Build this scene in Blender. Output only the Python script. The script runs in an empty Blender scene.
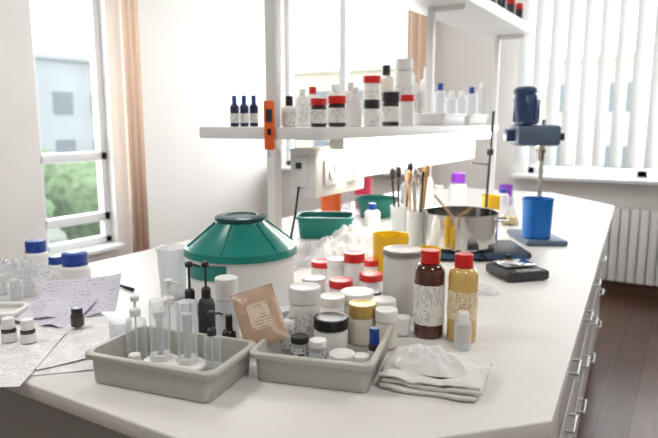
import bpy,bmesh,math,random
from mathutils import Vector,Matrix,noise
random.seed(7)
A=math.radians(31);F=600.0;TH=math.atan(97/600);CZ=1.4;BZ=0.9
ca,sa=math.cos(A),math.sin(A);ct,st=math.cos(TH),math.sin(TH)
sc=bpy.context.scene
sc.view_settings.view_transform='Standard'
sc.view_settings.look='None'
# ---------------------------------------------------------------- materials
MC={}
def mat(name,col,rough=.5,metal=0.0,var=.05,bump=0.0,scale=30,emit=0.0,trans=0.0,sss=0.0,spec=.5,coat=0.0):
    if name in MC:return MC[name]
    m=bpy.data.materials.new(name);m.use_nodes=True
    nt=m.node_tree;b=nt.nodes['Principled BSDF']
    tc=nt.nodes.new('ShaderNodeTexCoord');n=nt.nodes.new('ShaderNodeTexNoise')
    n.inputs['Scale'].default_value=scale;n.inputs['Detail'].default_value=4
    nt.links.new(tc.outputs['Object'],n.inputs['Vector'])
    r=nt.nodes.new('ShaderNodeValToRGB')
    r.color_ramp.elements[0].position=.3;r.color_ramp.elements[1].position=.7
    r.color_ramp.elements[0].color=tuple(max(0,c*(1-var)) for c in col)+(1,)
    r.color_ramp.elements[1].color=tuple(min(1,c*(1+var)) for c in col)+(1,)
    nt.links.new(n.outputs['Fac'],r.inputs['Fac']);nt.links.new(r.outputs['Color'],b.inputs['Base Color'])
    b.inputs['Roughness'].default_value=rough;b.inputs['Metallic'].default_value=metal
    b.inputs['Specular IOR Level'].default_value=spec
    b.inputs['Transmission Weight'].default_value=trans
    b.inputs['Coat Weight'].default_value=coat
    if emit:
        nt.links.new(r.outputs['Color'],b.inputs['Emission Color']);b.inputs['Emission Strength'].default_value=emit
    if bump:
        bp=nt.nodes.new('ShaderNodeBump');bp.inputs['Strength'].default_value=bump;bp.inputs['Distance'].default_value=.01
        nt.links.new(n.outputs['Fac'],bp.inputs['Height']);nt.links.new(bp.outputs['Normal'],b.inputs['Normal'])
    MC[name]=m;return m
def clear(name,tint=(.95,.96,.97),op=.12,edge=.6,col=(.9,.92,.94),rough=.12,bump=.08,bs=60):
    if name in MC:return MC[name]
    m=bpy.data.materials.new(name);m.use_nodes=True
    nt=m.node_tree;b=nt.nodes['Principled BSDF'];out=nt.nodes['Material Output']
    b.inputs['Base Color'].default_value=col+(1,);b.inputs['Roughness'].default_value=rough
    t=nt.nodes.new('ShaderNodeBsdfTransparent');t.inputs['Color'].default_value=tint+(1,)
    lw=nt.nodes.new('ShaderNodeLayerWeight');lw.inputs['Blend'].default_value=.35
    mr=nt.nodes.new('ShaderNodeMapRange');mr.inputs['To Min'].default_value=op;mr.inputs['To Max'].default_value=edge
    nz=nt.nodes.new('ShaderNodeTexNoise');nz.inputs['Scale'].default_value=bs
    bp=nt.nodes.new('ShaderNodeBump');bp.inputs['Strength'].default_value=bump
    nt.links.new(nz.outputs['Fac'],bp.inputs['Height']);nt.links.new(bp.outputs['Normal'],b.inputs['Normal'])
    mx=nt.nodes.new('ShaderNodeMixShader')
    nt.links.new(lw.outputs['Facing'],mr.inputs['Value']);nt.links.new(mr.outputs['Result'],mx.inputs['Fac'])
    nt.links.new(t.outputs[0],mx.inputs[1]);nt.links.new(b.outputs[0],mx.inputs[2]);nt.links.new(mx.outputs[0],out.inputs['Surface'])
    MC[name]=m;return m
def printed(name,paper=(.85,.85,.84),ink=(.35,.35,.37),pitch=.0045,axis='Z',xs=260,thr=.5,ys=.35,rough=.6):
    """printed paper / label: rows of ink broken up by noise"""
    if name in MC:return MC[name]
    m=bpy.data.materials.new(name);m.use_nodes=True
    nt=m.node_tree;b=nt.nodes['Principled BSDF'];b.inputs['Roughness'].default_value=rough
    tc=nt.nodes.new('ShaderNodeTexCoord');sp=nt.nodes.new('ShaderNodeSeparateXYZ')
    nt.links.new(tc.outputs['Object'],sp.inputs[0])
    mu=nt.nodes.new('ShaderNodeMath');mu.operation='MULTIPLY';mu.inputs[1].default_value=1/pitch
    nt.links.new(sp.outputs[axis],mu.inputs[0])
    fr=nt.nodes.new('ShaderNodeMath');fr.operation='FRACT';nt.links.new(mu.outputs[0],fr.inputs[0])
    g=nt.nodes.new('ShaderNodeMath');g.operation='GREATER_THAN';g.inputs[1].default_value=.55;nt.links.new(fr.outputs[0],g.inputs[0])
    mp=nt.nodes.new('ShaderNodeMapping')
    s=[xs,xs,xs];s['XYZ'.index(axis)]=xs*ys;mp.inputs['Scale'].default_value=s
    nt.links.new(tc.outputs['Object'],mp.inputs['Vector'])
    n=nt.nodes.new('ShaderNodeTexNoise');n.inputs['Scale'].default_value=1;n.inputs['Detail'].default_value=1
    nt.links.new(mp.outputs[0],n.inputs['Vector'])
    g2=nt.nodes.new('ShaderNodeMath');g2.operation='GREATER_THAN';g2.inputs[1].default_value=thr;nt.links.new(n.outputs['Fac'],g2.inputs[0])
    a=nt.nodes.new('ShaderNodeMath');a.operation='MULTIPLY';nt.links.new(g.outputs[0],a.inputs[0]);nt.links.new(g2.outputs[0],a.inputs[1])
    n3=nt.nodes.new('ShaderNodeTexNoise');n3.inputs['Scale'].default_value=22;nt.links.new(tc.outputs['Object'],n3.inputs['Vector'])
    g3=nt.nodes.new('ShaderNodeMath');g3.operation='GREATER_THAN';g3.inputs[1].default_value=.46;nt.links.new(n3.outputs['Fac'],g3.inputs[0])
    a2=nt.nodes.new('ShaderNodeMath');a2.operation='MULTIPLY';nt.links.new(a.outputs[0],a2.inputs[0]);nt.links.new(g3.outputs[0],a2.inputs[1])
    mx=nt.nodes.new('ShaderNodeMixRGB');mx.inputs[1].default_value=paper+(1,);mx.inputs[2].default_value=ink+(1,)
    nt.links.new(a2.outputs[0],mx.inputs[0]);nt.links.new(mx.outputs[0],b.inputs['Base Color'])
    MC[name]=m;return m
WALL=mat('wall_paint',(.83,.80,.77),.9,scale=3,var=.015,bump=.02)
CEIL=mat('ceiling_paint',(.85,.85,.84),.9,scale=3,var=.01)
TOP=mat('worktop_laminate',(.76,.74,.72),.36,scale=6,var=.02)
CAB=mat('cabinet_laminate',(.36,.345,.33),.5,scale=5,var=.03)
CABD=mat('cabinet_recess',(.10,.09,.085),.7)
WH=mat('white_plastic',(.82,.81,.795),.35,var=.02)
WH2=mat('cream_plastic',(.78,.74,.66),.4,var=.03)
SHM=mat('shelf_white',(.78,.775,.765),.4,var=.01)
FR=mat('window_frame_white',(.80,.82,.84),.35,var=.01)
RED=mat('red_cap_plastic',(.64,.015,.01),.3)
BLK=mat('black_plastic',(.012,.012,.015),.35)
DK=mat('dark_grey_plastic',(.03,.032,.036),.45)
GOLD=mat('gold_lid',(.60,.40,.12),.35,metal=.3)
BLUE=mat('blue_cap_plastic',(.01,.05,.30),.35)
NAVY=mat('cobalt_glass',(.01,.015,.09),.12,coat=.5)
AMB=mat('amber_glass',(.035,.014,.008),.1,coat=.5)
BRN=mat('brown_liquid_bottle',(.075,.015,.008),.12,coat=.6)
YEL=mat('yellow_liquid_bottle',(.66,.44,.13),.15,coat=.6)
TEAL=mat('teal_plastic',(.0,.20,.165),.28,var=.03)
TEALD=mat('dark_teal_plastic',(.0,.06,.06),.3)
STEEL=mat('stainless_steel',(.64,.63,.61),.12,metal=1,var=.03)
ALU=mat('brushed_aluminium',(.6,.6,.6),.35,metal=1)
TRAY=mat('tray_plastic',(.48,.475,.43),.45,var=.02)
ORG=mat('orange_plastic',(.85,.14,.02),.35)
PUR=mat('purple_plastic',(.18,.03,.40),.35)
PINK=mat('pink_plastic',(.75,.05,.12),.35)
YELB=clear('yellow_translucent_plastic',(.95,.75,.10),.66,.92,(.88,.62,.03),.3)
BLUB=clear('blue_translucent_plastic',(.05,.3,.8),.82,.95,(.01,.17,.58),.3)
CL=clear('clear_plastic',(.95,.96,.97),.12,.65,(.88,.90,.92),.08)
CLB=clear('clear_beaker_plastic',op=.26,edge=.8)
CLF=clear('frosted_plastic',(.9,.91,.92),.42,.85,(.82,.84,.86),.3)
BAG=clear('polythene_film',(.93,.94,.95),.46,.9,(.90,.90,.92),.12,.5,40)
BAG2=clear('thin_polythene_film',(.95,.96,.97),.22,.8,(.88,.89,.92),.08,.6,30)
GLASS=clear('window_glass',(.97,.98,.98),.02,.2,(.8,.85,.9),.05)
LAB=printed('label_print',(.82,.81,.78),(.30,.30,.32),.005);LABY=printed('label_yellow',(.80,.70,.48),(.45,.2,.08),.005)
LABS=printed('label_silver',(.60,.61,.62),(.05,.05,.06),.009,'Z',120,.48,.8)
PAP=printed('printed_paper',(.82,.815,.82),(.54,.54,.58),.008,'Y',260,.44,.5)
PAPL=printed('lilac_print',(.66,.64,.74),(.44,.42,.55),.009,'Y',200,.5,.5)
TOWEL=mat('white_towel_cotton',(.78,.76,.73),.95,scale=400,var=.05,bump=.35)
GAUZE=mat('cotton_gauze',(.84,.83,.82),.95,scale=300,var=.03,bump=.2)
PEACH=mat('peach_curtain',(.88,.68,.54),.9,scale=20,var=.04)
WOODH=mat('wooden_handle',(.50,.28,.12),.5,scale=40,var=.2)
FOIL=mat('kraft_pouch_film',(.42,.29,.20),.32,scale=25,var=.10,bump=.25)
FOILL=printed('pouch_label_print',(.62,.50,.40),(.36,.24,.17),.007,'Y',300,.45,.5,.35)
BLIND=mat('blind_fabric',(.84,.84,.84),.8,var=.01)
LEDM=mat('led_tube',(1,.95,.86),.5,emit=7)
def floor_mat():
    m=bpy.data.materials.new('dark_wood_floor');m.use_nodes=True;nt=m.node_tree;b=nt.nodes['Principled BSDF']
    tc=nt.nodes.new('ShaderNodeTexCoord');br=nt.nodes.new('ShaderNodeTexBrick')
    mp=nt.nodes.new('ShaderNodeMapping');mp.inputs['Rotation'].default_value=(0,0,math.pi/2)
    nt.links.new(tc.outputs['Object'],mp.inputs[0]);nt.links.new(mp.outputs[0],br.inputs['Vector'])
    br.inputs['Scale'].default_value=1;br.inputs['Brick Width'].default_value=1.2;br.inputs['Row Height'].default_value=.14
    br.inputs['Mortar Size'].default_value=.003
    br.inputs['Color1'].default_value=(.085,.040,.026,1);br.inputs['Color2'].default_value=(.13,.066,.045,1);br.inputs['Mortar'].default_value=(.02,.01,.008,1)
    n=nt.nodes.new('ShaderNodeTexNoise');m2=nt.nodes.new('ShaderNodeMapping');m2.inputs['Scale'].default_value=(40,3,1)
    nt.links.new(tc.outputs['Object'],m2.inputs[0]);nt.links.new(m2.outputs[0],n.inputs['Vector']);n.inputs['Scale'].default_value=1;n.inputs['Detail'].default_value=5
    mx=nt.nodes.new('ShaderNodeMixRGB');mx.blend_type='OVERLAY';mx.inputs[0].default_value=.6
    nt.links.new(br.outputs['Color'],mx.inputs[1]);nt.links.new(n.outputs['Fac'],mx.inputs[2]);nt.links.new(mx.outputs[0],b.inputs['Base Color'])
    b.inputs['Roughness'].default_value=.28
    return m
FLOOR=floor_mat()
# ---------------------------------------------------------------- mesh builder
class MB:
    def __init__(s):s.bm=bmesh.new();s.m=[]
    def mi(s,m):
        if m not in s.m:s.m.append(m)
        return s.m.index(m)
    def rings(s,rings,m,closed=True,cap0=False,cap1=False):
        i=s.mi(m);R=[]
        for r in rings:R.append([s.bm.verts.new(p) for p in r])
        for a,b in zip(R,R[1:]):
            if len(a)==1 and len(b)==1:continue
            n=max(len(a),len(b))
            for k in range(n if closed else n-1):
                k2=(k+1)%n
                if len(a)==1:f=(a[0],b[k2],b[k])
                elif len(b)==1:f=(a[k],a[k2],b[0])
                else:f=(a[k],a[k2],b[k2],b[k])
                s.bm.faces.new(f).material_index=i
        if cap0 and len(R[0])>2:s.bm.faces.new(R[0][::-1]).material_index=i
        if cap1 and len(R[-1])>2:s.bm.faces.new(R[-1]).material_index=i
    def lathe(s,prof,m,c=(0,0,0),seg=32,ribs=0,M=None,amp=.03):
        c=Vector(c);rr=[]
        if ribs:seg=ribs*2
        for r,z in prof:
            if r<1e-6:ring=[Vector((0,0,z))]
            else:
                ring=[]
                for k in range(seg):
                    q=r*(1-amp*(k%2)) if ribs else r
                    a=2*math.pi*k/seg;ring.append(Vector((q*math.cos(a),q*math.sin(a),z)))
            rr.append([((M@p) if M else p)+c for p in ring])
        s.rings(rr,m)
    def box(s,c,sz,m,bev=0,rz=0,M=None):
        i=s.mi(m);T=Matrix.Translation(c)@Matrix.Rotation(rz,4,'Z')
        if M:T=T@M
        T=T@Matrix.Diagonal((sz[0],sz[1],sz[2],1))
        r=bmesh.ops.create_cube(s.bm,size=1,matrix=T)
        fs={f for v in r['verts'] for f in v.link_faces}
        for f in fs:f.material_index=i
        if bev:
            es=list({e for v in r['verts'] for e in v.link_edges})
            bmesh.ops.bevel(s.bm,geom=es,offset=bev,segments=2,profile=.5,affect='EDGES',material=i)
    def tube(s,pts,r,m,seg=10,r2=None):
        pts=[Vector(p) for p in pts];rg=[];n=len(pts)
        for k,p in enumerate(pts):
            d=(pts[min(k+1,n-1)]-pts[max(k-1,0)]).normalized()
            u=d.cross(Vector((0,0,1)))
            if u.length<.05:u=d.cross(Vector((0,1,0)))
            u.normalize();v=d.cross(u)
            q=r if r2 is None else r+(r2-r)*k/(n-1)
            rg.append([p+u*q*math.cos(2*math.pi*j/seg)+v*q*math.sin(2*math.pi*j/seg) for j in range(seg)])
        s.rings(rg,m,cap0=True,cap1=True)
    def done(s,name,loc=(0,0,0),rz=0,parent=None,rot=None,sharp=35,recalc=True):
        bm=s.bm
        if recalc:bmesh.ops.recalc_face_normals(bm,faces=bm.faces)
        for f in bm.faces:f.smooth=True
        for e in bm.edges:
            if len(e.link_faces)==2 and e.calc_face_angle(0)>math.radians(sharp):e.smooth=False
        me=bpy.data.meshes.new(name);bm.to_mesh(me);bm.free()
        for m in s.m:me.materials.append(m)
        o=bpy.data.objects.new(name,me);sc.collection.objects.link(o)
        o.location=loc;o.rotation_euler=rot if rot else (0,0,rz)
        if parent:o.parent=parent
        return o
def empty(name):
    o=bpy.data.objects.new(name,None);sc.collection.objects.link(o);o.empty_display_size=.1;return o
# --------------------------------------------------- surveying helpers (room frame: y along bench)
def G(px,py,z=BZ,push=0.0):
    u=(px-329)/F;v=(219-py)/F
    Y=ct+v*st;Z=-st+v*ct;k=(z-CZ)/Z
    X=u*k;Y=Y*k
    L=math.hypot(X,Y);X*=1+push/L;Y*=1+push/L
    phi=math.atan2(CZ-z,math.hypot(X,Y))
    d=Y*ct+(CZ-z)*st
    return Vector((X*ca-Y*sa,X*sa+Y*ca,z)),d/F,phi
def SZ(px,py,w,h,z=BZ):
    _,m,_=G(px,py,z);r=w*m/2
    p,m,phi=G(px,py,z,r);r=w*m/2
    hh=max(h*.35,(h-w*math.sin(phi)))*m/math.cos(phi)
    return p,r,hh
SHZ=1.384
def SHP(px,s):
    u=(px-329)/F;Y=s/(u*ca-sa);X=u*Y
    return Vector((X*ca-Y*sa,X*sa+Y*ca,SHZ+.0005)),Y/F
U=Vector((ca,sa,0));V_=Vector((-sa,ca,0))
# ---------------------------------------------------------------- vessels
def jar(name,p,r,h,body=WH,lid=WH,lf=.3,label=None,ribs=26,rz=None,lay=None):
    b=MB();hl=h*lf;hb=h-hl;rb=r*.96
    b.lathe([(0,0),(rb*.88,0),(rb*.97,.003),(rb,.007),(rb,hb*.9),(rb*.94,hb),(rb*.85,hb),(rb*.85,hb+hl*.5),(0,hb+hl*.5)],body)
    if label:b.lathe([(rb+.0005,hb*.18),(rb+.0005,hb*.82)],label)
    b.lathe([(r*.86,hb+.0012),(r,hb+.0012),(r,h-.003)],lid,ribs=ribs,amp=.02)
    b.lathe([(r*.99,h-.003),(r*.95,h-.0005),(r*.8,h),(r*.74,h-.0008),(0,h-.0008)],lid)
    return b.done(name,p,random.random()*6 if rz is None else rz,rot=lay)
def bottle(name,p,r,h,body=WH,cap=WH,cf=.16,sh=.14,neck=.42,label=LAB,cr=None,ribs=20,lay=None,l0=.12,l1=.85):
    b=MB();zc=h*(1-cf);zs=h*(1-cf-sh);rn=r*neck;cr=cr or rn*1.18
    pr=[(0,.002),(r*.8,0),(r*.96,.002),(r,.006),(r,zs)]
    for k in range(1,7):
        a=k/6*math.pi/2;pr.append((rn+(r-rn)*math.cos(a),zs+(zc-zs)*.85*math.sin(a)))
    pr+=[(rn,zc+.004),(0,zc+.004)]
    b.lathe(pr,body)
    if label:b.lathe([(r+.0005,zs*l0),(r+.0005,zs*l1)],label)
    b.lathe([(rn,zc),(cr,zc),(cr,h-.002)],cap,ribs=ribs,amp=.04)
    b.lathe([(cr*.985,h-.002),(cr*.9,h),(0,h)],cap)
    b.lathe([(rn,zc-.003),(cr*1.05,zc-.003),(cr*1.05,zc-.0005),(rn,zc-.0005)],cap)
    return b.done(name,p,random.random()*6,rot=lay)
def beaker(name,p,r,h,m=CL,wall=.0015,flare=1.04,handle=False,taper=.92,rz=0,extra=None):
    b=MB();rb=r*taper;rt=r
    b.lathe([(0,0),(rb-.004,0),(rb,.004),(rt*.99,h*.93),(rt*flare,h*.985),(rt*flare,h),(rt*.985,h*.985),(rt*.99-wall,h*.93),(rb-wall,.006),(0,.005)],m,seg=40)
    if handle:
        pts=[(r*.97+ math.sin(k/8*math.pi)*r*.75,0,h*.2+h*.65*k/8) for k in range(9)]
        b.tube(pts,r*.09,m)
    if extra:extra(b)
    return b.done(name,p,rz)
def flask(name,p,r,h,m=CL):
    b=MB();n=r*.32
    b.lathe([(0,0),(r*.92,0),(r,.006),(r*.97,.014),(n,h*.68),(n,h*.95),(n*1.25,h),(n*.95,h*.98),(n*.85,h*.68),(r*.93,.014),(0,.004)],m,seg=36)
    b.lathe([(0,.005),(r*.92,.012),(r*.62,h*.28),(0,h*.28)],YELB,seg=30)
    return b.done(name,p)
def pumpb(name,p,r,h,body=CL,top=WH,rz=0,stem=.35):
    b=MB();hb=h*(1-stem)
    b.lathe([(0,0),(r*.95,0),(r,.004),(r,hb*.85),(r*.8,hb*.95),(r*.4,hb),(r*.4,hb+.004)],body)
    b.lathe([(r*.3,hb),(r*.55,hb),(r*.55,hb+h*.09),(r*.4,hb+h*.11),(r*.14,hb+h*.12),(r*.14,h-.012),(r*.4,h-.012),(r*.45,h-.003),(r*.3,h),(0,h)],top,seg=24)
    b.tube([(0,0,h-.007),(r*.9,0,h-.007),(r*1.35,0,h-.011)],r*.14,top)
    b.tube([(0,0,.006),(0,0,hb)],r*.09,WH)
    return b.done(name,p,rz)
def flanged(name,p,r,h,rz=0):
    """airless dispenser: clear outer tube on a broad white collar, with inner piston tube"""
    b=MB()
    b.lathe([(0,0),(r*.55,0),(r*.6,.004),(r*.55,h*.14),(0,h*.14)],CLF,seg=28)
    b.lathe([(r*.5,h*.14),(r,h*.145),(r*1.02,h*.16),(r*.98,h*.18),(r*.6,h*.20),(r*.55,h*.27),(0,h*.27)],WH,seg=36)
    b.lathe([(r*.52,h*.20),(r*.54,h*.5),(r*.52,h*.97),(r*.48,h),(0,h)],CL,seg=30)
    b.lathe([(0,h*.27),(r*.2,h*.27),(r*.2,h*.75),(r*.3,h*.76),(r*.3,h*.84),(0,h*.85)],CLF,seg=20)
    return b.done(name,p,rz)
def J(name,px,py,w,h,z=BZ,**k):
    p,r,hh=SZ(px,py,w,h,z);return jar(name,p,r,hh,**k)
def B(name,px,py,w,h,z=BZ,**k):
    p,r,hh=SZ(px,py,w,h,z);return bottle(name,p,r,hh,**k)
def crumple(name,p,sx,sy,h,m,rz=0,seed=0,n=46,fr=9,fold=.5,ax=1.0,ay=1.0,soft=.0):
    b=MB();i=b.mi(m);V=[]
    ab=lambda t:math.sqrt(t*t+soft*soft)-soft
    for a in range(n+1):
        row=[]
        for c in range(n+1):
            u=a/n*2-1;v=c/n*2-1
            x=u*math.sqrt(1-v*v/2);y=v*math.sqrt(1-u*u/2);r=math.hypot(x,y)
            w=1+.22*noise.noise(Vector((x/(r+.01)*1.3,y/(r+.01)*1.3,seed)))
            q=Vector((x*fr/4*ax,y*fr/4*ay,seed*3.1))
            rd=1-ab(noise.noise(q)*2);rd2=1-ab(noise.noise(q*2.3+Vector((5,2,1)))*2)
            f=max(0,1-r**4)
            zz=f**.6*h*((1-fold)*(.75+.25*noise.noise(q*.5))+fold*(.6*rd+.4*rd2)*(1-.35*r))
            row.append(b.bm.verts.new((x*sx/2*w,y*sy/2*w,max(.0015,zz)+.0005)))
        V.append(row)
    for a in range(n):
        for c in range(n):
            b.bm.faces.new((V[a][c],V[a+1][c],V[a+1][c+1],V[a][c+1])).material_index=i
    return b.done(name,p,rz,sharp=80,recalc=False)
# ---------------------------------------------------------------- room
def boxobj(name,lo,hi,m,bev=0):
    b=MB();c=[(a+d)/2 for a,d in zip(lo,hi)];s=[d-a for a,d in zip(lo,hi)]
    b.box((0,0,0),s,m,bev);return b.done(name,c)
XL,XR,YF,YB,H=-4.0,2.6,-2.6,5.44,3.0
boxobj('floor',(XL-.2,YF-.2,-.1),(XR+.2,YB+.2,0),FLOOR)
boxobj('ceiling',(XL-.2,YF-.2,H),(XR+.2,YB+.2,H+.1),CEIL)
boxobj('wall_right',(XR,YF-.2,0),(XR+.15,YB+.2,H),WALL)
boxobj('wall_front',(XL,YF-.15,0),(XR,YF,H),WALL)
def wall_holes(name,axis,pos,th,a0,a1,holes):
    b=MB()
    def add(u0,u1,z0,z1):
        if u1-u0<1e-4 or z1-z0<1e-4:return
        c=((u0+u1)/2,pos+th/2,(z0+z1)/2);s=(u1-u0,abs(th),z1-z0)
        if axis=='x':b.box(c,s,WALL)
        else:b.box((c[1],c[0],c[2]),(s[1],s[0],s[2]),WALL)
    cur=a0
    for (h0,h1,z0,z1) in holes:
        add(cur,h0,0,H);add(h0,h1,0,z0);add(h0,h1,z1,H);cur=h1
    add(cur,a1,0,H)
    return b.done(name)
W1=(2.64,3.27,.42,2.75);W2=(-3.86,-2.34,.92,2.75);W3=(-1.24,1.5,.95,2.8)
wall_holes('wall_left','y',XL,-.2,YF,YB+.2,[W1])
wall_holes('wall_back','x',YB,.2,XL,XR,[W2,W3])
def window(name,axis,pos,hole,mull,trans,fw=.06):
    b=MB();u0,u1,z0,z1=hole
    def add(a0,a1,c0,c1,m=FR,t=.06,bev=.006):
        c=((a0+a1)/2,pos,(c0+c1)/2);s=(a1-a0,t,c1-c0)
        if axis=='x':b.box(c,s,m,bev)
        else:b.box((c[1],c[0],c[2]),(s[1],s[0],s[2]),m,bev)
    add(u0,u1,z0,z0+fw);add(u0,u1,z1-fw,z1);add(u0,u0+fw,z0,z1);add(u1-fw,u1,z0,z1)
    for q in mull:add(q-fw*.7,q+fw*.7,z0,z1)
    for q in trans:add(u0,u1,q-fw*.6,q+fw*.6)
    add(u0+fw,u1-fw,z0+fw,z1-fw,GLASS,.006,0)
    return b.done(name)
window('window_1','y',XL-.1,W1,[],[.64,1.13],.06)
window('window_2','x',YB+.1,W2,[-3.15],[])
window('window_3','x',YB+.1,W3,[-.33,.6],[])
boxobj('trim_1',(W3[0]-.1,YB-.17,.915),(W3[1]+.1,YB+.05,.95),FR,.008)
boxobj('trim_2',(W2[0]-.05,YB-.15,.885),(W2[1]+.1,YB+.05,.92),FR,.008)
boxobj('trim_3',(XL-.05,W1[0]-.05,.385),(XL+.10,W1[1],.42),FR,.008)
boxobj('baseboard_back',(XL+.02,YB-.02,0),(XR,YB,.08),mat('baseboard_brown',(.16,.08,.05),.5))
boxobj('baseboard_left',(XL,YF,0),(XL+.02,YB-.02,.08),MC['baseboard_brown'])
def curtain(name,axis,pos,a0,a1,z0,z1,m,waves=5,amp=.03):
    b=MB();n=waves*10;rg=[]
    for z in (z1,(z0+z1)/2,z0):
        row=[]
        for k in range(n+1):
            u=a0+(a1-a0)*k/n;o=pos+amp*math.sin(k/n*waves*2*math.pi)*(1.0 if z<z1 else .7)
            row.append((u,o,z) if axis=='x' else (o,u,z))
        rg.append(row)
    b.rings(rg,m,closed=False)
    o=b.done(name,sharp=80)
    md=o.modifiers.new('sol','SOLIDIFY');md.thickness=.003
    return o
curtain('peach_curtain','y',XL+.14,3.30,3.48,.3,2.85,PEACH,3,.02)
curtain('peach_curtain','x',YB-.1,-2.36,-2.12,.3,2.85,PEACH,3)
b=MB();b.box((.13,YB-.12,2.85),(2.9,.05,.05),FR,.005)
x=-1.27
while x<1.55:
    b.box((x,YB-.12,1.93),(.10,.002,1.78),BLIND,0,rz=math.radians(32));x+=.125
b.done('vertical_blind')
b=MB();x=-.62
while x<1.0:
    b.box((x,YB-.13,.41),(.062,.028,.60),WH,.01);b.box((x,YB-.075,.41),(.062,.028,.60),WH,.01)
    b.box((x,YB-.10,.69),(.045,.07,.03),WH,.008);x+=.07
b.tube([(-.68,YB-.1,.15),(1.0,YB-.1,.15)],.018,WH);b.tube([(-.66,YB-.1,.66),(1.0,YB-.1,.66)],.018,WH)
b.tube([(-.68,YB-.1,.15),(-.70,YB-.1,.13),(-.70,YB-.1,.0)],.011,WH)
b.tube([(.9,YB-.1,.14),(.9,YB-.1,.0)],.012,WH)
b.done('radiator')
# ---------------------------------------------------------------- outside
LEAF=mat('tree_foliage',(.18,.26,.14),.9,scale=6,var=.5,bump=1)
def tree(x,y,z,r,n=9):
    b=MB();b.tube([(0,0,-z-1),(0,0,0)],.15,WOODH)
    for k in range(n):
        c=Vector((random.uniform(-1,1),random.uniform(-1,1),random.uniform(-.5,.7)))*r*.6
        t=bmesh.ops.create_icosphere(b.bm,subdivisions=3,radius=r*random.uniform(.4,.6),matrix=Matrix.Translation(c))
        i=b.mi(LEAF)
        for v in t['verts']:
            v.co+=(v.co-c).normalized()*r*.16*noise.noise(v.co*3/r)
            for f in v.link_faces:f.material_index=i
    b.done('garden_tree',(x,y,z))
for (x,y,z,r) in [(-11,6.2,-.4,1.0),(-11.5,8.6,-.5,1.2),(-10.5,10.6,-.5,1.1),(-13,7.6,-.4,1.3),(-14,12,-.6,1.3)]:tree(x,y,z,r)
boxobj('outdoor_ground',(-60,-30,-1.6),(40,70,-1.5),mat('outdoor_paving',(.34,.36,.32),.9,scale=1,var=.2))
def building(name,lo,hi,m,ax):
    b=MB();c=[(a+d)/2 for a,d in zip(lo,hi)];s=[d-a for a,d in zip(lo,hi)]
    b.box(c,s,m);gm=mat('facade_glass',(.22,.25,.28),.25)
    b.box((c[0],c[1],hi[2]+.1),(s[0]+.5,s[1]+.5,.25),m)
    z=lo[2]+1.2
    while z<hi[2]-1:
        if ax=='x':
            y=lo[1]+1
            while y<hi[1]-1:b.box((hi[0],y,z),(.1,1.3,1.3),gm);y+=2.6
        else:
            x=lo[0]+1
            while x<hi[0]-1:b.box((x,lo[1],z),(1.3,.1,1.3),gm);x+=2.6
        z+=2.8
    b.done(name)
building('office_building',(-45,14,-1.5),(-32,38,5.0),mat('concrete_facade',(.42,.45,.48),.9,scale=.5,var=.1),'x')
building('apartment_building',(-22,30,-1.5),(9,40,4.2),mat('beige_facade',(.72,.65,.55),.9,scale=.5,var=.1),'y')
# ---------------------------------------------------------------- bench
bench=empty('laboratory_bench')
POLY=[(-.165,1.01),(-.52,.64),(-1.47,.64),(-1.82,1.0),(-1.82,4.10),(-1.45,4.47),(-.82,4.47),(-.37,3.98)]
def prism(name,poly,z0,z1,m,bev,parent):
    b=MB();b.rings([[(x,y,z0) for x,y in poly],[(x,y,z1) for x,y in poly]],m,cap0=True,cap1=True)
    if bev:bmesh.ops.bevel(b.bm,geom=list(b.bm.edges),offset=bev,segments=3,profile=.5,affect='EDGES',material=0)
    return b.done(name,parent=parent)
prism('worktop',POLY,.868,BZ,TOP,.004,bench)
cx,cy=-1.0,2.5
def inset(d):
    o=[]
    n=len(POLY)
    for i in range(n):
        p0,p1,p2=Vector(POLY[i-1]),Vector(POLY[i]),Vector(POLY[(i+1)%n])
        def nr(a,b_):
            q=(b_-a).normalized();v=Vector((-q.y,q.x))
            if v.dot(Vector((cx,cy))-a)<0:v=-v
            return v
        n1,n2=nr(p0,p1),nr(p1,p2);bi=(n1+n2);bi=bi/bi.dot(n1)
        q=p1+bi*d;o.append((q.x,q.y))
    return o
prism('cabinet_body',inset(.06),.10,.868,CAB,0,bench)
prism('plinth',inset(.11),.0,.10,CABD,0,bench)
e0=Vector((-.165,1.01));e1=Vector((-.37,3.98));ed=(e1-e0).normalized();en=Vector((ed.y,-ed.x))
rz=math.atan2(ed.y,ed.x)-math.pi/2
b=MB()
L=(e1-e0).length;nc=5;cw=(L-.16)/nc
CABF=mat('drawer_front_laminate',(.52,.50,.48),.45,scale=5,var=.03)
for k in range(nc):
    c=e0+ed*(.08+cw*(k+.5))-en*.052
    for (z0,z1) in ((.70,.85),(.51,.69),(.32,.50),(.12,.31)):
        b.box((c.x,c.y,(z0+z1)/2),(.02,cw-.012,z1-z0-.006),CABF,.003,rz=rz)
        h=c+en*.01;zz=z1-.05
        a=h-ed*.06;d=h+ed*.06
        b.tube([(a.x,a.y,zz),((a+en*.024).x,(a+en*.024).y,zz),((d+en*.024).x,(d+en*.024).y,zz),(d.x,d.y,zz)],.0045,ALU)
b.done('drawer_fronts',parent=bench)
b=MB()
b.box((-.995,.695,.48),(.9,.012,.74),CAB,.003)
b.done('end_panel',parent=bench)
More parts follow.
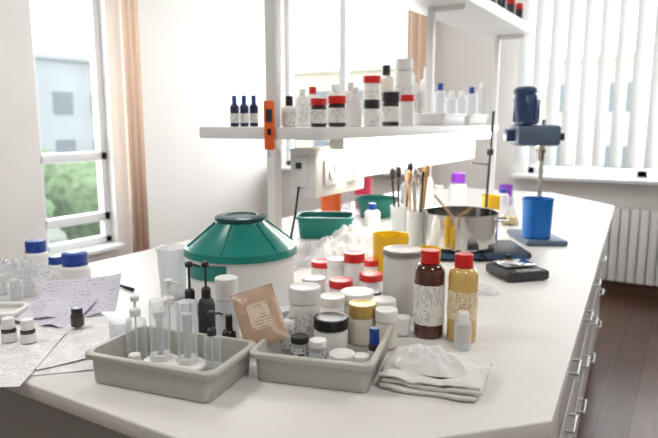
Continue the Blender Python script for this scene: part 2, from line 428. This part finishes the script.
# ---------------------------------------------------------------- rack
rack=empty('bench_shelf_rack')
b=MB();b.box((-1.21,2.53,(1.345+SHZ)/2),(.50,1.94,SHZ-1.345),SHM,.004);b.done('lower_shelf',parent=rack)
b=MB();b.box((-1.13,2.88,1.985),(.34,2.62,.035),SHM,.004);b.box((-.965,2.88,2.01),(.012,2.62,.03),SHM,.002);b.done('upper_shelf',parent=rack)
PX=-1.172
b=MB()
for y in (1.60,2.95,4.14):
    b.box((PX,y,(BZ+1.345)/2+.0),(.035,.035,1.345-BZ),SHM,.004)
    b.box((PX,y,(SHZ+1.967)/2),(.035,.035,1.967-SHZ),SHM,.004)
    b.box((PX,y,BZ+.006),(.10,.10,.012),SHM,.003)
    b.box((PX+.09,y,1.955),(.17,.02,.03),SHM,.003)
b.box((PX,4.14,(1.345+SHZ)/2),(.035,.035,.045),SHM)
b.done('uprights',parent=rack)
b=MB();b.box((-1.08,1.80,1.235),(.10,.34,.16),WH,.006)
b.box((-1.095,2.72,1.268),(.03,1.46,.155),WH,.004)  # white backing panel added to catch the LED strip's glow
for k in range(2):
    y=1.72+k*.15
    b.box((-1.027,y,1.235),(.012,.085,.085),SHM,.004);b.lathe([(0,0),(.018,0),(.02,.004),(.022,.004)],mat('socket_grey',(.45,.45,.45),.4),c=(-1.0205,y,1.235),M=Matrix.Rotation(math.pi/2,3,'Y'),seg=16)
b.box((-1.09,1.628,1.24),(.06,.008,.10),SHM,.003)
b.box((-1.09,1.622,1.26),(.02,.006,.02),DK,.001)
b.tube([(-1.09,1.622,1.19),(-1.09,1.60,1.10),(-1.12,1.61,1.0),(-1.16,1.56,.905)],.004,BLK)
b.done('socket_trunking_and_glow_panel',parent=rack)
b=MB();b.box((-.988,2.55,1.328),(.045,1.7,.032),LEDM,.006)
b.box((-.988,1.695,1.328),(.05,.012,.034),SHM,.002);b.box((-.988,3.405,1.328),(.05,.012,.034),SHM,.002);b.done('led_strip',parent=rack)
# ---------------------------------------------------------------- shelf contents
def shb(kind,name,px,s,w,h,z=0,**k):
    p,m=SHP(px,s);p.z+=z
    return kind(name,p,w*m/2,h*m,**k)
for q in (236,245.5,255):shb(bottle,'blue_dropper_vial',q,-1.32,9,30,body=NAVY,cap=BLUE,cf=.25,label=LAB,l0=.2,l1=.7)
b=MB();b.box((0,0,0),(.034,.016,.155),ORG,.006);b.box((0,-.009,.03),(.02,.004,.04),DK,.001);b.box((0,-.009,-.02),(.012,.004,.02),BLK,.001);b.tube([(0,0,-.078),(0,0,-.10)],.003,STEEL)
b.done('digital_thermometer',(-1.150,1.548,1.390),rz=A)
shb(bottle,'dropper_bottle',290,-1.12,15,30,body=WH,cap=BLK,cf=.3)
shb(bottle,'plastic_bottle',303,-1.20,13,36,cap=WH)
shb(jar,'red_lid_jar',319,-1.00,17,28,body=AMB,lid=RED,lf=.26,label=LAB)
shb(jar,'red_lid_jar',337,-1.00,19,30,body=AMB,lid=RED,lf=.26,label=LAB)
shb(bottle,'plastic_bottle',355,-1.00,13,38,cap=WH,sh=.2,label=None)
shb(bottle,'plastic_bottle',313,-1.22,15,38,cap=RED)
shb(bottle,'plastic_bottle',335,-1.25,16,40,cap=WH,body=WH2)
shb(bottle,'plastic_bottle',350,-1.17,13,42,body=WH,cap=WH)
shb(jar,'red_lid_jar',371,-1.15,18,48,body=WH,lid=RED,lf=.15,label=LAB)
shb(jar,'black_lid_jar',371,-1.00,16,26,body=WH,lid=BLK,lf=.35,label=LAB)
shb(jar,'black_lid_jar',390,-1.00,18,33,body=AMB,lid=BLK,lf=.3,label=LAB)
shb(bottle,'plastic_bottle',385,-1.22,16,58,body=WH2,cap=BLK)
shb(bottle,'tall_plastic_bottle',402,-1.12,18,64,cap=WH,sh=.12,neck=.8)
shb(bottle,'plastic_bottle',410,-1.29,14,50,cap=WH)
shb(jar,'red_lid_jar',406,-1.00,14,30,body=WH,lid=RED,lf=.22)
shb(bottle,'plastic_bottle',425,-1.22,14,55,cap=WH)
for q,s in ((438,-1.25),(449,-1.25),(459,-1.26),(469,-1.25),(479,-1.25)):shb(bottle,'blue_cap_reagent_bottle',q,s,11,random.choice([32,36,40]),body=CLF,cap=random.choice([BLUE,WH,BLUE]),label=None)
def tray(name,p,w,d,h,rz,m=TRAY,taper=.90,lip=.009,cr=.02,wall=.003):
    b=MB()
    def rr(w,d,r,z,n=6):
        o=[]
        for (sx,sy,a0) in ((1,1,0),(-1,1,90),(-1,-1,180),(1,-1,270)):
            for k in range(n+1):
                a=math.radians(a0+90*k/n);o.append((sx*(w/2-r)+r*math.cos(a),sy*(d/2-r)+r*math.sin(a),z))
        return o
    R=[rr(w*taper-.006,d*taper-.006,cr*.8,0),rr(w*taper,d*taper,cr*.8,.004),rr(w-2*lip,d-2*lip,cr,h-.011),rr(w-.002,d-.002,cr,h-.011),rr(w,d,cr,h-.008),rr(w,d,cr,h-.002),rr(w-.004,d-.004,cr,h),rr(w-2*lip-2*wall+.002,d-2*lip-2*wall+.002,cr,h),rr(w-2*lip-2*wall,d-2*lip-2*wall,cr,h-.003),rr(w*taper-2*wall,d*taper-2*wall,cr*.7,.008),rr(w*taper-2*wall-.008,d*taper-2*wall-.008,cr*.6,.0045)]
    b.rings(R,m,cap0=True,cap1=True)
    return b.done(name,p,rz,sharp=40)
for y in (2.81,3.18):tray('storage_bin',(-1.06,y,SHZ+.001),.17,.34,.055,0,m=WH)
for i,(c,l) in enumerate(((BLK,RED),(BLK,ORG),(DK,RED),(BLK,RED))):jar('pigment_jar',(-1.03,3.40+i*.2,2.0035),.055,.13,body=c,lid=l)
for i in range(4):jar('pigment_jar',(-1.17,3.30+i*.2,2.0035),.055,.17,body=BLK,lid=BLK)
# ---------------------------------------------------------------- teal container
b=MB();r=.147
b.lathe([(0,0),(r*.93,0),(r*.97,.006),(r*.985,.145),(r*.9,.150),(0,.150)],WH,seg=64)
b.lathe([(r*.99+.004,.146),(r*1.03+.004,.148),(r*1.05,.156),(r*1.03,.166),(r*.985,.170),(.068,.232),(.066,.236)],TEAL,seg=64)
b.lathe([(.066,.236),(.070,.238),(.070,.246),(.062,.250),(.045,.2505),(.043,.247),(0,.247)],TEALD,seg=48)
b.lathe([(r*.99+.004,.146),(r*.96,.146)],TEAL,seg=64)
for k in range(6):
    a=k*math.pi/3+.4;R=Matrix.Rotation(a,3,'Z')
    b.tube([R@Vector((r*.99,0,.171)),R@Vector((.070,0,.233))],.0025,TEAL)
for (a0,a1,z0,z1) in ((-2.15,-.55,.088,.128),):
    rg=[[( (r*.985+.0018)*math.cos(a0+(a1-a0)*k/12),(r*.985+.0018)*math.sin(a0+(a1-a0)*k/12),z+.012*k/12) for k in range(13)] for z in (z0,z1)]
    b.rings(rg,TEAL,closed=False)
p,m,_=G(243,320,BZ,.147);b.done('teal_lid_container',p,rz=-.6)
# ---------------------------------------------------------------- trays
def rectplace(A_,B_,depth,z):
    a=G(*A_,z)[0];c=G(*B_,z)[0];d=(c-a);w=d.length;d.normalize();n=Vector((-d.y,d.x,0))
    ctr=(a+c)/2+n*depth/2;return Vector((ctr.x,ctr.y,BZ+.0005)),w,math.atan2(d.y,d.x)
TH_=.062
p1,w1,r1=rectplace((80,353),(212,376),.18,BZ+TH_);T1=tray('instrument_tray',p1,w1,.18,TH_,r1)
p2,w2,r2=rectplace((246,353),(373,367),.275,BZ+TH_);T2=tray('instrument_tray',p2,w2,.275,TH_,r2)
TZ=BZ+.0056
def PB(name,px,py,w,h,z=TZ,**k):
    p,r,hh=SZ(px,py,w,h,z);return pumpb(name,p,r,hh,**k)
def FB(px,py,w,h):
    p,r,hh=SZ(px,py,w,h,TZ);return flanged('airless_dispenser',p,r,hh)
PB('pump_dispenser',138,366,20,72,rz=2.2,stem=.3)
FB(162,380,36,84)
FB(189,384,36,86)
PB('pump_dispenser',171,354,20,76,rz=.3,top=WH)
PB('black_pump_bottle',192,352,18,90,rz=.2,body=CL,top=BLK,stem=.42)
PB('black_pump_bottle',208,352,17,90,rz=2.2,body=DK,top=BLK,stem=.4)
B('plastic_spray_bottle',228,343,24,68,z=TZ,body=CLF,cap=WH,cf=.3,neck=.8,cr=None,label=None)
PB('pump_dispenser',213,374,17,64,rz=.9,body=CL,top=DK,stem=.4)
p,r,h=SZ(230,360,14,46,TZ);bottle('dropper_vial',p,r,h,body=AMB,cap=BLK,cf=.3)
p,r,h=SZ(122,356,22,38,TZ);beaker('clear_measuring_cup',p,r,h,CL)
B('clear_glass_vial',136,382,15,30,z=TZ,body=CL,cap=WH,cf=.25,neck=.7,label=None)
p,r,h=SZ(174,302,30,58,BZ);beaker('clear_measuring_cup',p,r,h,CLB,flare=1.08,taper=.8)
# brown pouch leaning on tray edge, with sealed crimped edges
b=MB();n=24;rg=[]
for a in range(n+1):
    v=a/n*2-1;row=[]
    for c in range(n+1):
        u=c/n*2-1;f=max(0,1-abs(u)**3.5)*max(0,1-abs(v)**4);th=.011*f+.0012*noise.noise(Vector((u*5,v*5,1)))*(f+.3)+.0006*math.sin(v*60)*(1 if abs(v)>.85 else 0)
        row.append((u*.046*(1-.03*f),v*.066,th))
    rg.append(row)
b.rings(rg,FOIL,closed=False)
b.rings([[(x,y,-z) for x,y,z in row] for row in rg],FOIL,closed=False)
b.rings([[(x,y,z+.0006) for x,y,z in row[6:19]] for row in rg[6:18]],FOILL,closed=False)
p,m,_=G(260,338,BZ+.05);b.done('brown_paper_pouch',(p.x,p.y,BZ+.098),rot=(math.radians(46),math.radians(-14),r1+.62),sharp=80)
# right tray contents
J('white_plastic_jar',305,342,32,60,z=TZ,lf=.3,label=LAB)
J('black_lid_jar',331,355,35,44,z=TZ,lid=BLK,lf=.34)
J('gold_lid_jar',362,347,28,48,z=TZ,lid=GOLD,body=WH2,lf=.32)
J('white_plastic_jar',357,322,34,36,z=TZ,lf=.4)
J('white_plastic_jar',386,350,23,44,z=TZ,body=WH2,lf=.3)
J('white_plastic_jar',332,326,26,34,z=TZ,lid=WH2)
J('white_plastic_jar',383,325,26,30,z=TZ,lf=.4)
J('cream_sample_pot',342,375,27,27,z=TZ,lf=.5)
J('cream_sample_pot',361,374,17,22,z=TZ,lf=.5)
B('small_dropper_vial',374,365,12,38,z=TZ,body=AMB,cap=BLUE,cf=.4,neck=.7)
for q,y,c in ((286,353,WH),(300,367,BLK),(318,371,WH),(271,347,WH)):
    J('silver_label_vial',q,y,18,34,z=TZ,body=CLF,lid=c,label=LABS,lf=.24)
J('cream_sample_pot',402,336,17,22,z=TZ,lf=.5)
J('clear_glass_vial',283,334,19,28,z=TZ,body=CLB,lid=WH,lf=.35)
# behind right tray on worktop
J('red_lid_jar',354,288,21,38,lid=RED,lf=.28)
J('red_lid_jar',341,304,24,28,lid=RED,lf=.35)
J('red_lid_jar',371,296,24,26,lid=RED,lf=.35)
J('white_plastic_jar',337,286,20,30)
J('black_lid_jar',370,312,22,24,lid=BLK)
J('white_plastic_jar',314,300,24,26)
J('red_lid_jar',322,280,22,22,lid=RED,lf=.35)
J('red_lid_jar',371,279,18,22,lid=RED,lf=.35)
p,r,h=SZ(402,318,41,74);jar('white_storage_canister',p,r,h,body=mat('canister_enamel',(.66,.65,.63),.3,var=.03),lid=mat('grey_lid',(.26,.25,.24),.35,metal=.4),lf=.09)
B('brown_reagent_bottle',428,340,30,92,body=BRN,cap=RED,cf=.13,sh=.13,neck=.52,l0=.22,l1=.84)
B('yellow_reagent_bottle',461,344,29,92,body=YEL,cap=RED,cf=.13,sh=.13,neck=.52,label=LABY,l0=.35,l1=.8)
B('small_clear_bottle',462,352,17,42,body=CLF,cap=WH,cf=.22,neck=.6,label=None)
# ---------------------------------------------------------------- towel
def towel(name,p,w,d,rz,layers=3,th=.011):
    b=MB();i=b.mi(TOWEL);N=50
    for l in range(layers):
        o=Vector((random.uniform(-.006,.006),random.uniform(-.005,.005),0));z0=l*th
        top=[];bot=[]
        for a in range(N+1):
            rt=[];rb=[]
            for c in range(N+1):
                u=a/N*2-1;v=c/N*2-1
                k=1-.06*(abs(u)*abs(v))**3
                e=max(0,1-max(abs(u),abs(v))**14)**.5
                wob=1+.10*noise.noise(Vector((u*1.5,v*1.5,l*1.0)))
                x=u*k*w/2*wob+o.x;y=v*k*d/2*wob+o.y
                dz=(.010*noise.noise(Vector((u*1.9,v*1.9,4)))+.004*noise.noise(Vector((u*4.5,v*3,l+9))))*(l+1)/layers
                rt.append(b.bm.verts.new((x,y,max(.004,z0+th*.5+dz+th*.5*e))))
                rb.append(b.bm.verts.new((x,y,max(.0003,z0+th*.5+dz-th*.5*e))))
            top.append(rt);bot.append(rb)
        for a in range(N):
            for c in range(N):
                b.bm.faces.new((top[a][c],top[a+1][c],top[a+1][c+1],top[a][c+1]))
                b.bm.faces.new((bot[a][c],bot[a][c+1],bot[a+1][c+1],bot[a+1][c]))
        for a in range(N):
            for (s_,t_) in ((0,1),(N,-1)):
                b.bm.faces.new((top[a][s_],top[a+1][s_],bot[a+1][s_],bot[a][s_]))
                b.bm.faces.new((top[s_][a],top[s_][a+1],bot[s_][a+1],bot[s_][a]))
    return b.done(name,p,rz,sharp=80)
tA=G(376,390)[0];tB=G(482,406)[0];d=tB-tA;n=Vector((-d.y,d.x,0)).normalized()
c=(tA+tB)/2+n*.075;towel('folded_towel',(c.x,c.y,BZ+.001),d.length,.15,math.atan2(d.y,d.x))
p,_,_=G(430,368,BZ+.03);crumple('crumpled_cotton_cloth',(p.x,p.y,BZ+.031),.155,.085,.052,GAUZE,rz=A-.4,seed=5,fr=6,fold=.8,soft=.15,n=70)
# ---------------------------------------------------------------- left side
def sheet(name,px,py,rz,w=.21,h=.297,z=0,m=PAP,curl=.0,lift=0.0,wav=.001):
    b=MB();N=20;rg=[]
    for a in range(N+1):
        row=[]
        for c in range(N+1):
            u=c/N-.5;v=a/N-.5
            row.append((u*w,v*h*(1-.25*lift/.06),curl*(u+.5)**2+lift*(v+.5)**1.4+wav*noise.noise(Vector((u*3,v*3,rz)))))
        rg.append(row)
    b.rings(rg,m,closed=False)
    p,_,_=G(px,py,BZ);o=b.done(name,(p.x,p.y,BZ+.002+z),rz,sharp=80);return o
sheet('printed_sheet',62,348,A+.25,z=.0)
sheet('printed_sheet',24,343,A-.25,z=.0015)
sheet('printed_sheet',72,340,A+.65,z=.003,curl=.006)
sheet('printed_sheet',-6,362,A+.12,z=.0045,lift=.004)
sheet('lilac_paper_sheet',80,314,A+.15,w=.20,h=.17,z=.008,m=PAPL,lift=.065,curl=.012,wav=.012)
sheet('lilac_paper_sheet',52,318,A-.3,w=.18,h=.17,z=.007,m=PAPL,lift=.03,wav=.010)
p,_,_=G(14,296);crumple('plastic_bag',(p.x,p.y,BZ+.001),.28,.13,.14,BAG2,rz=A,seed=9,fr=9,fold=.6)
for q,y in ((2,296),(16,300),(30,297)):B('clear_glass_vial',q,y,11,22,body=CLF,cap=WH,cf=.3,neck=.7,label=None)
B('blue_cap_bottle',38,276,23,38,cap=BLUE,cf=.3,neck=.7,sh=.15,label=None)
B('blue_cap_bottle',77,292,29,43,cap=BLUE,cf=.3,neck=.7,sh=.15,label=None)
B('blue_cap_bottle',58,280,18,26,cap=BLUE,cf=.3,neck=.7,sh=.15,label=None)
B('amber_vial',10,344,14,28,z=BZ+.008,body=AMB,cap=WH,cf=.35,neck=.75)
B('amber_vial',29,345,14,28,z=BZ+.008,body=AMB,cap=WH,cf=.35,neck=.75)
B('amber_vial',78,328,13,22,z=BZ+.013,body=AMB,cap=BLK,cf=.3,neck=.7,label=None)
tray('small_white_tray',(G(2,318)[0].x,G(2,318)[0].y,BZ+.008),.12,.1,.02,A,m=WH)
a=G(111,284)[0];c=G(134,292)[0];d=(c-a)
b=MB();L=d.length;b.lathe([(0,0),(.002,.004),(.0045,.014),(.0045,L*.62),(.0055,L*.62),(.0055,L-.004),(.003,L),(0,L)],BLK,M=Matrix.Rotation(math.pi/2,3,'Y'),seg=16)
b.box((L*.8,0,.006),(L*.28,.003,.0015),ALU,.0005)
b.done('ballpoint_pen',(a.x,a.y,BZ+.0062),math.atan2(d.y,d.x))
# ---------------------------------------------------------------- middle of bench
def P(px,py):return G(px,py)[0]
p,_,_=G(326,240,BZ,.1);tray('teal_basin',(p.x,p.y,BZ+.0005),.26,.20,.095,A-.1,m=TEAL,taper=.85,cr=.04)
p,r,h=SZ(376,220,44,26);beaker('teal_bowl',p,r,h,TEAL,taper=.7,flare=1.03)
p=P(324,264);crumple('plastic_bag',(p.x,p.y,BZ+.001),.24,.16,.12,BAG,rz=A,seed=21,fr=9,fold=.6)
p=P(357,258);crumple('plastic_bag',(p.x,p.y,BZ+.001),.24,.18,.16,BAG,rz=A,seed=25,fr=9,fold=.6)
def sticks(b_,n,h,cols,rr):
    for k in range(n):
        a=k*2.4;q=cols[k%len(cols)]
        b_.tube([(rr*.3*math.cos(a),rr*.3*math.sin(a),.008),(rr*.9*math.cos(a),rr*.9*math.sin(a),h*(1+.15*math.sin(k*3)))],.0035,q,r2=.0045)
        e=Vector((rr*.9*math.cos(a),rr*.9*math.sin(a),h*(1+.15*math.sin(k*3))))
        if k%2==0:b_.lathe([(0,0),(.006,.002),(.012,.02),(.011,.045),(0,.055)],q,c=e,seg=12)
p,r,h=SZ(390,280,36,50);beaker('yellow_beaker',p,r,h,YELB)
p,r,h=SZ(416,255,20,46);beaker('utensil_cup',p,r,h,CLF,extra=lambda q:sticks(q,7,h*1.75,[WOODH,BLK,STEEL,WOODH],r))
p,r,h=SZ(400,248,20,44);beaker('utensil_cup',p,r,h,CLF,extra=lambda q:sticks(q,5,h*1.75,[BLK,WOODH],r))
p,r,h=SZ(490,226,18,32);beaker('yellow_beaker',p,r,h,YELB)
p,r,h=SZ(427,279,26,34);beaker('yellow_measuring_jug',p,r,h,YELB,handle=True,rz=1.5)
# hotplate with steel pot
HPB=mat('hotplate_blue_enamel',(.03,.08,.16),.35)
p,_,_=G(474,262,BZ,.13)
b=MB();b.box((0,0,.005),(.32,.22,.01),BLK,.003);b.box((0,0,.020),(.36,.25,.026),DK,.010)
b.box((0,-.126,.020),(.32,.006,.018),HPB,.002)
for k in (-1,0,1):b.lathe([(0,0),(.010,0),(.009,.012),(0,.013)],BLK,c=(k*.09,-.129,.020),M=Matrix.Rotation(math.pi/2,3,'X'),seg=18)
b.lathe([(0,.033),(.115,.033),(.115,.036),(.11,.0372),(0,.0372)],BLK,c=(-.06,.0,0),seg=40)
b.done('hotplate',p+Vector((0,0,.0005)),rz=A)
hp=p-U*.06+Vector((0,0,.0385));r=.143;h=.13
b=MB();b.lathe([(0,0),(r*.94,0),(r*.98,.008),(r*.98,h*.96),(r*1.03,h*.985),(r*1.03,h),(r*.97,h-.002),(r*.965,.012),(r*.9,.006),(0,.006)],STEEL,seg=64)
for sg in (-1,1):
    b.tube([(sg*r*.97,-.035,h*.78),(sg*(r+.03),-.032,h*.80),(sg*(r+.036),0,h*.80),(sg*(r+.03),.032,h*.80),(sg*r*.97,.035,h*.78)],.0045,STEEL)
b.tube([(r*.4,0,.012),(-r*.7,r*.3,h*1.4)],.004,WOODH)
b.done('stainless_steel_pot',hp,rz=A*.6)
# small balance
p=P(512,278);b=MB();b.box((0,0,.018),(.15,.15,.033),DK,.010);b.box((0,.015,.041),(.11,.09,.005),STEEL,.002);b.box((0,.015,.036),(.03,.03,.008),DK,.001)
b.box((0,-.062,.031),(.08,.018,.012),mat('lcd_panel',(.25,.30,.25),.2),.002)
b.done('laboratory_balance',p+Vector((0,0,.0005))+V_*.02+U*.02,rz=A+.25)
p=P(483,292);crumple('plastic_bag',(p.x,p.y,BZ+.001),.09,.09,.025,BAG,rz=A,seed=31)
# overhead stirrer
p,m,_=G(538,247,BZ,.06)
p.z+=.0005
b=MB();NB=mat('stirrer_navy_enamel',(.015,.045,.14),.35,coat=.3);GB=mat('stirrer_head_grey_blue',(.09,.14,.21),.4)
def q(a,d,z):return U*a+V_*d+Vector((0,0,z))
b.box(q(.02,.09,.012),(.17,.28,.022),GB,.006,rz=A)
b.tube([q(.055,.17,.02),q(.055,.17,.51)],.009,STEEL)
b.box(q(-.012,.08,.445),(.18,.13,.085),GB,.015,rz=A)
b.box(q(-.118,.08,.445),(.035,.05,.05),NB,.006,rz=A)
b.box(q(.055,.165,.435),(.05,.05,.05),NB,.006,rz=A)
b.lathe([(0,0),(.040,0),(.049,.006),(.049,.11),(.044,.118),(.044,.125),(.049,.128),(.047,.145),(.03,.155),(0,.156)],NB,c=q(-.055,.06,.488),seg=40,M=Matrix.Rotation(-.08,3,Vector((-sa,ca,0))))
for k in range(10):
    a=k*math.pi/5;b.box(q(-.058,.06,.545)+Vector((.050*math.cos(a),.050*math.sin(a),0)),(.006,.003,.09),NB,.001,rz=a)
b.lathe([(0,.34),(.010,.34),(.014,.348),(.014,.37),(.02,.38),(.02,.405),(0,.405)],STEEL,c=q(0,.03,0),seg=20)
b.tube([q(0,.03,.05),q(0,.03,.35)],.005,STEEL)
b.box(q(0,.03,.06),(.06,.003,.025),STEEL,.001,rz=A)
b.box(q(.085,.035,.44),(.012,.03,.03),BLK,.003,rz=A)
b.done('overhead_stirrer',p)
pp=p+V_*.03+Vector((0,0,.0235));beaker('blue_beaker',pp,.062,.165,BLUB,taper=.93)
# retort stand
p=P(484,228);b=MB();b.box((0,0,.008),(.10,.08,.015),DK,.004);b.tube([(0,.02,.01),(.02,.02,.55)],.006,BLK);b.box((.012,.02,.36),(.03,.03,.03),DK,.004);b.tube([(.012,.02,.36),(.012,-.06,.40)],.004,STEEL)
b.tube([(.012,.02,.30),(-.07,-.02,.31)],.004,STEEL)
b.done('retort_stand',p+Vector((0,0,.0005)),rz=.2)
def BK(name,px,py,w,h,m):
    p,r,hh=SZ(px,py,w,h);beaker(name,p,r,hh,m)
BK('pink_cup',363,209,18,32,PINK);BK('orange_cup',331,216,22,34,ORG)
B('purple_cap_bottle',457,216,17,44,body=CLF,cap=PUR,cf=.22,neck=.7,label=None)
BK('purple_cup',505,206,14,22,PUR)
B('blue_cap_bottle',502,214,12,26,body=CLF,cap=BLUE,label=None)
B('plastic_bottle',408,218,16,44,body=WH,label=None);B('plastic_bottle',425,214,15,46,body=WH2,cap=GOLD,label=None);B('plastic_bottle',372,240,16,38,body=WH,cap=BLUE,label=None)
B('plastic_bottle',345,209,13,30,body=CLF,cap=BLK,label=None)
p,r,h=SZ(438,228,22,44);flask('conical_flask',p,r,h)
p,r,h=SZ(510,226,18,30);flask('conical_flask',p,r,h)
# ---------------------------------------------------------------- lights
def area(name,loc,rot,sx,sy,pw,col=(1,1,1)):
    l=bpy.data.lights.new(name,'AREA');l.shape='RECTANGLE';l.size=sx;l.size_y=sy;l.energy=pw;l.color=col
    o=bpy.data.objects.new(name,l);o.location=loc;o.rotation_euler=rot;sc.collection.objects.link(o);return o
area('daylight_window_3',(.13,YB+.35,1.9),(-math.pi/2,0,0),2.7,1.8,105,(.96,.98,1))
area('daylight_window_2',(-3.1,YB+.35,1.9),(-math.pi/2,0,0),1.5,1.8,66,(.96,.98,1))
area('daylight_window_1',(XL-.35,2.95,1.6),(0,-math.pi/2,0),2.0,.7,38,(.96,.98,1))
area('led_light',(-.99,2.55,1.305),(0,math.radians(40),0),.04,1.7,9,(1,.93,.80))
b=MB();EM=mat('added_fill_glow',(1,.97,.92),.5,emit=2)  # unseen ceiling panels with area lights, added to fill the room
for x in (-1.9,.8):
    for y in (.2,2.6):
        b.box((x,y,2.985),(.62,.62,.03),FR,.005);b.box((x,y,2.967),(.56,.56,.01),EM)
        area('added_ceiling_fill',(x,y,2.955),(0,0,0),.56,.56,19,(1,.975,.94))
b.done('added_fill_panels')
w=bpy.data.worlds.new('sky');sc.world=w;w.use_nodes=True;nt=w.node_tree
bg=nt.nodes['Background'];bg.inputs[0].default_value=(.95,.98,1,1);bg.inputs[1].default_value=3.0
# ---------------------------------------------------------------- camera
cam=bpy.data.cameras.new('camera');cam.sensor_width=36;cam.lens=36*F/658
co=bpy.data.objects.new('camera',cam);sc.collection.objects.link(co)
co.location=(0,0,CZ);co.rotation_euler=(math.pi/2-TH,0,A)
cam.dof.use_dof=True;cam.dof.focus_distance=1.3;cam.dof.aperture_fstop=4.0
cam.clip_start=.02
sc.camera=co
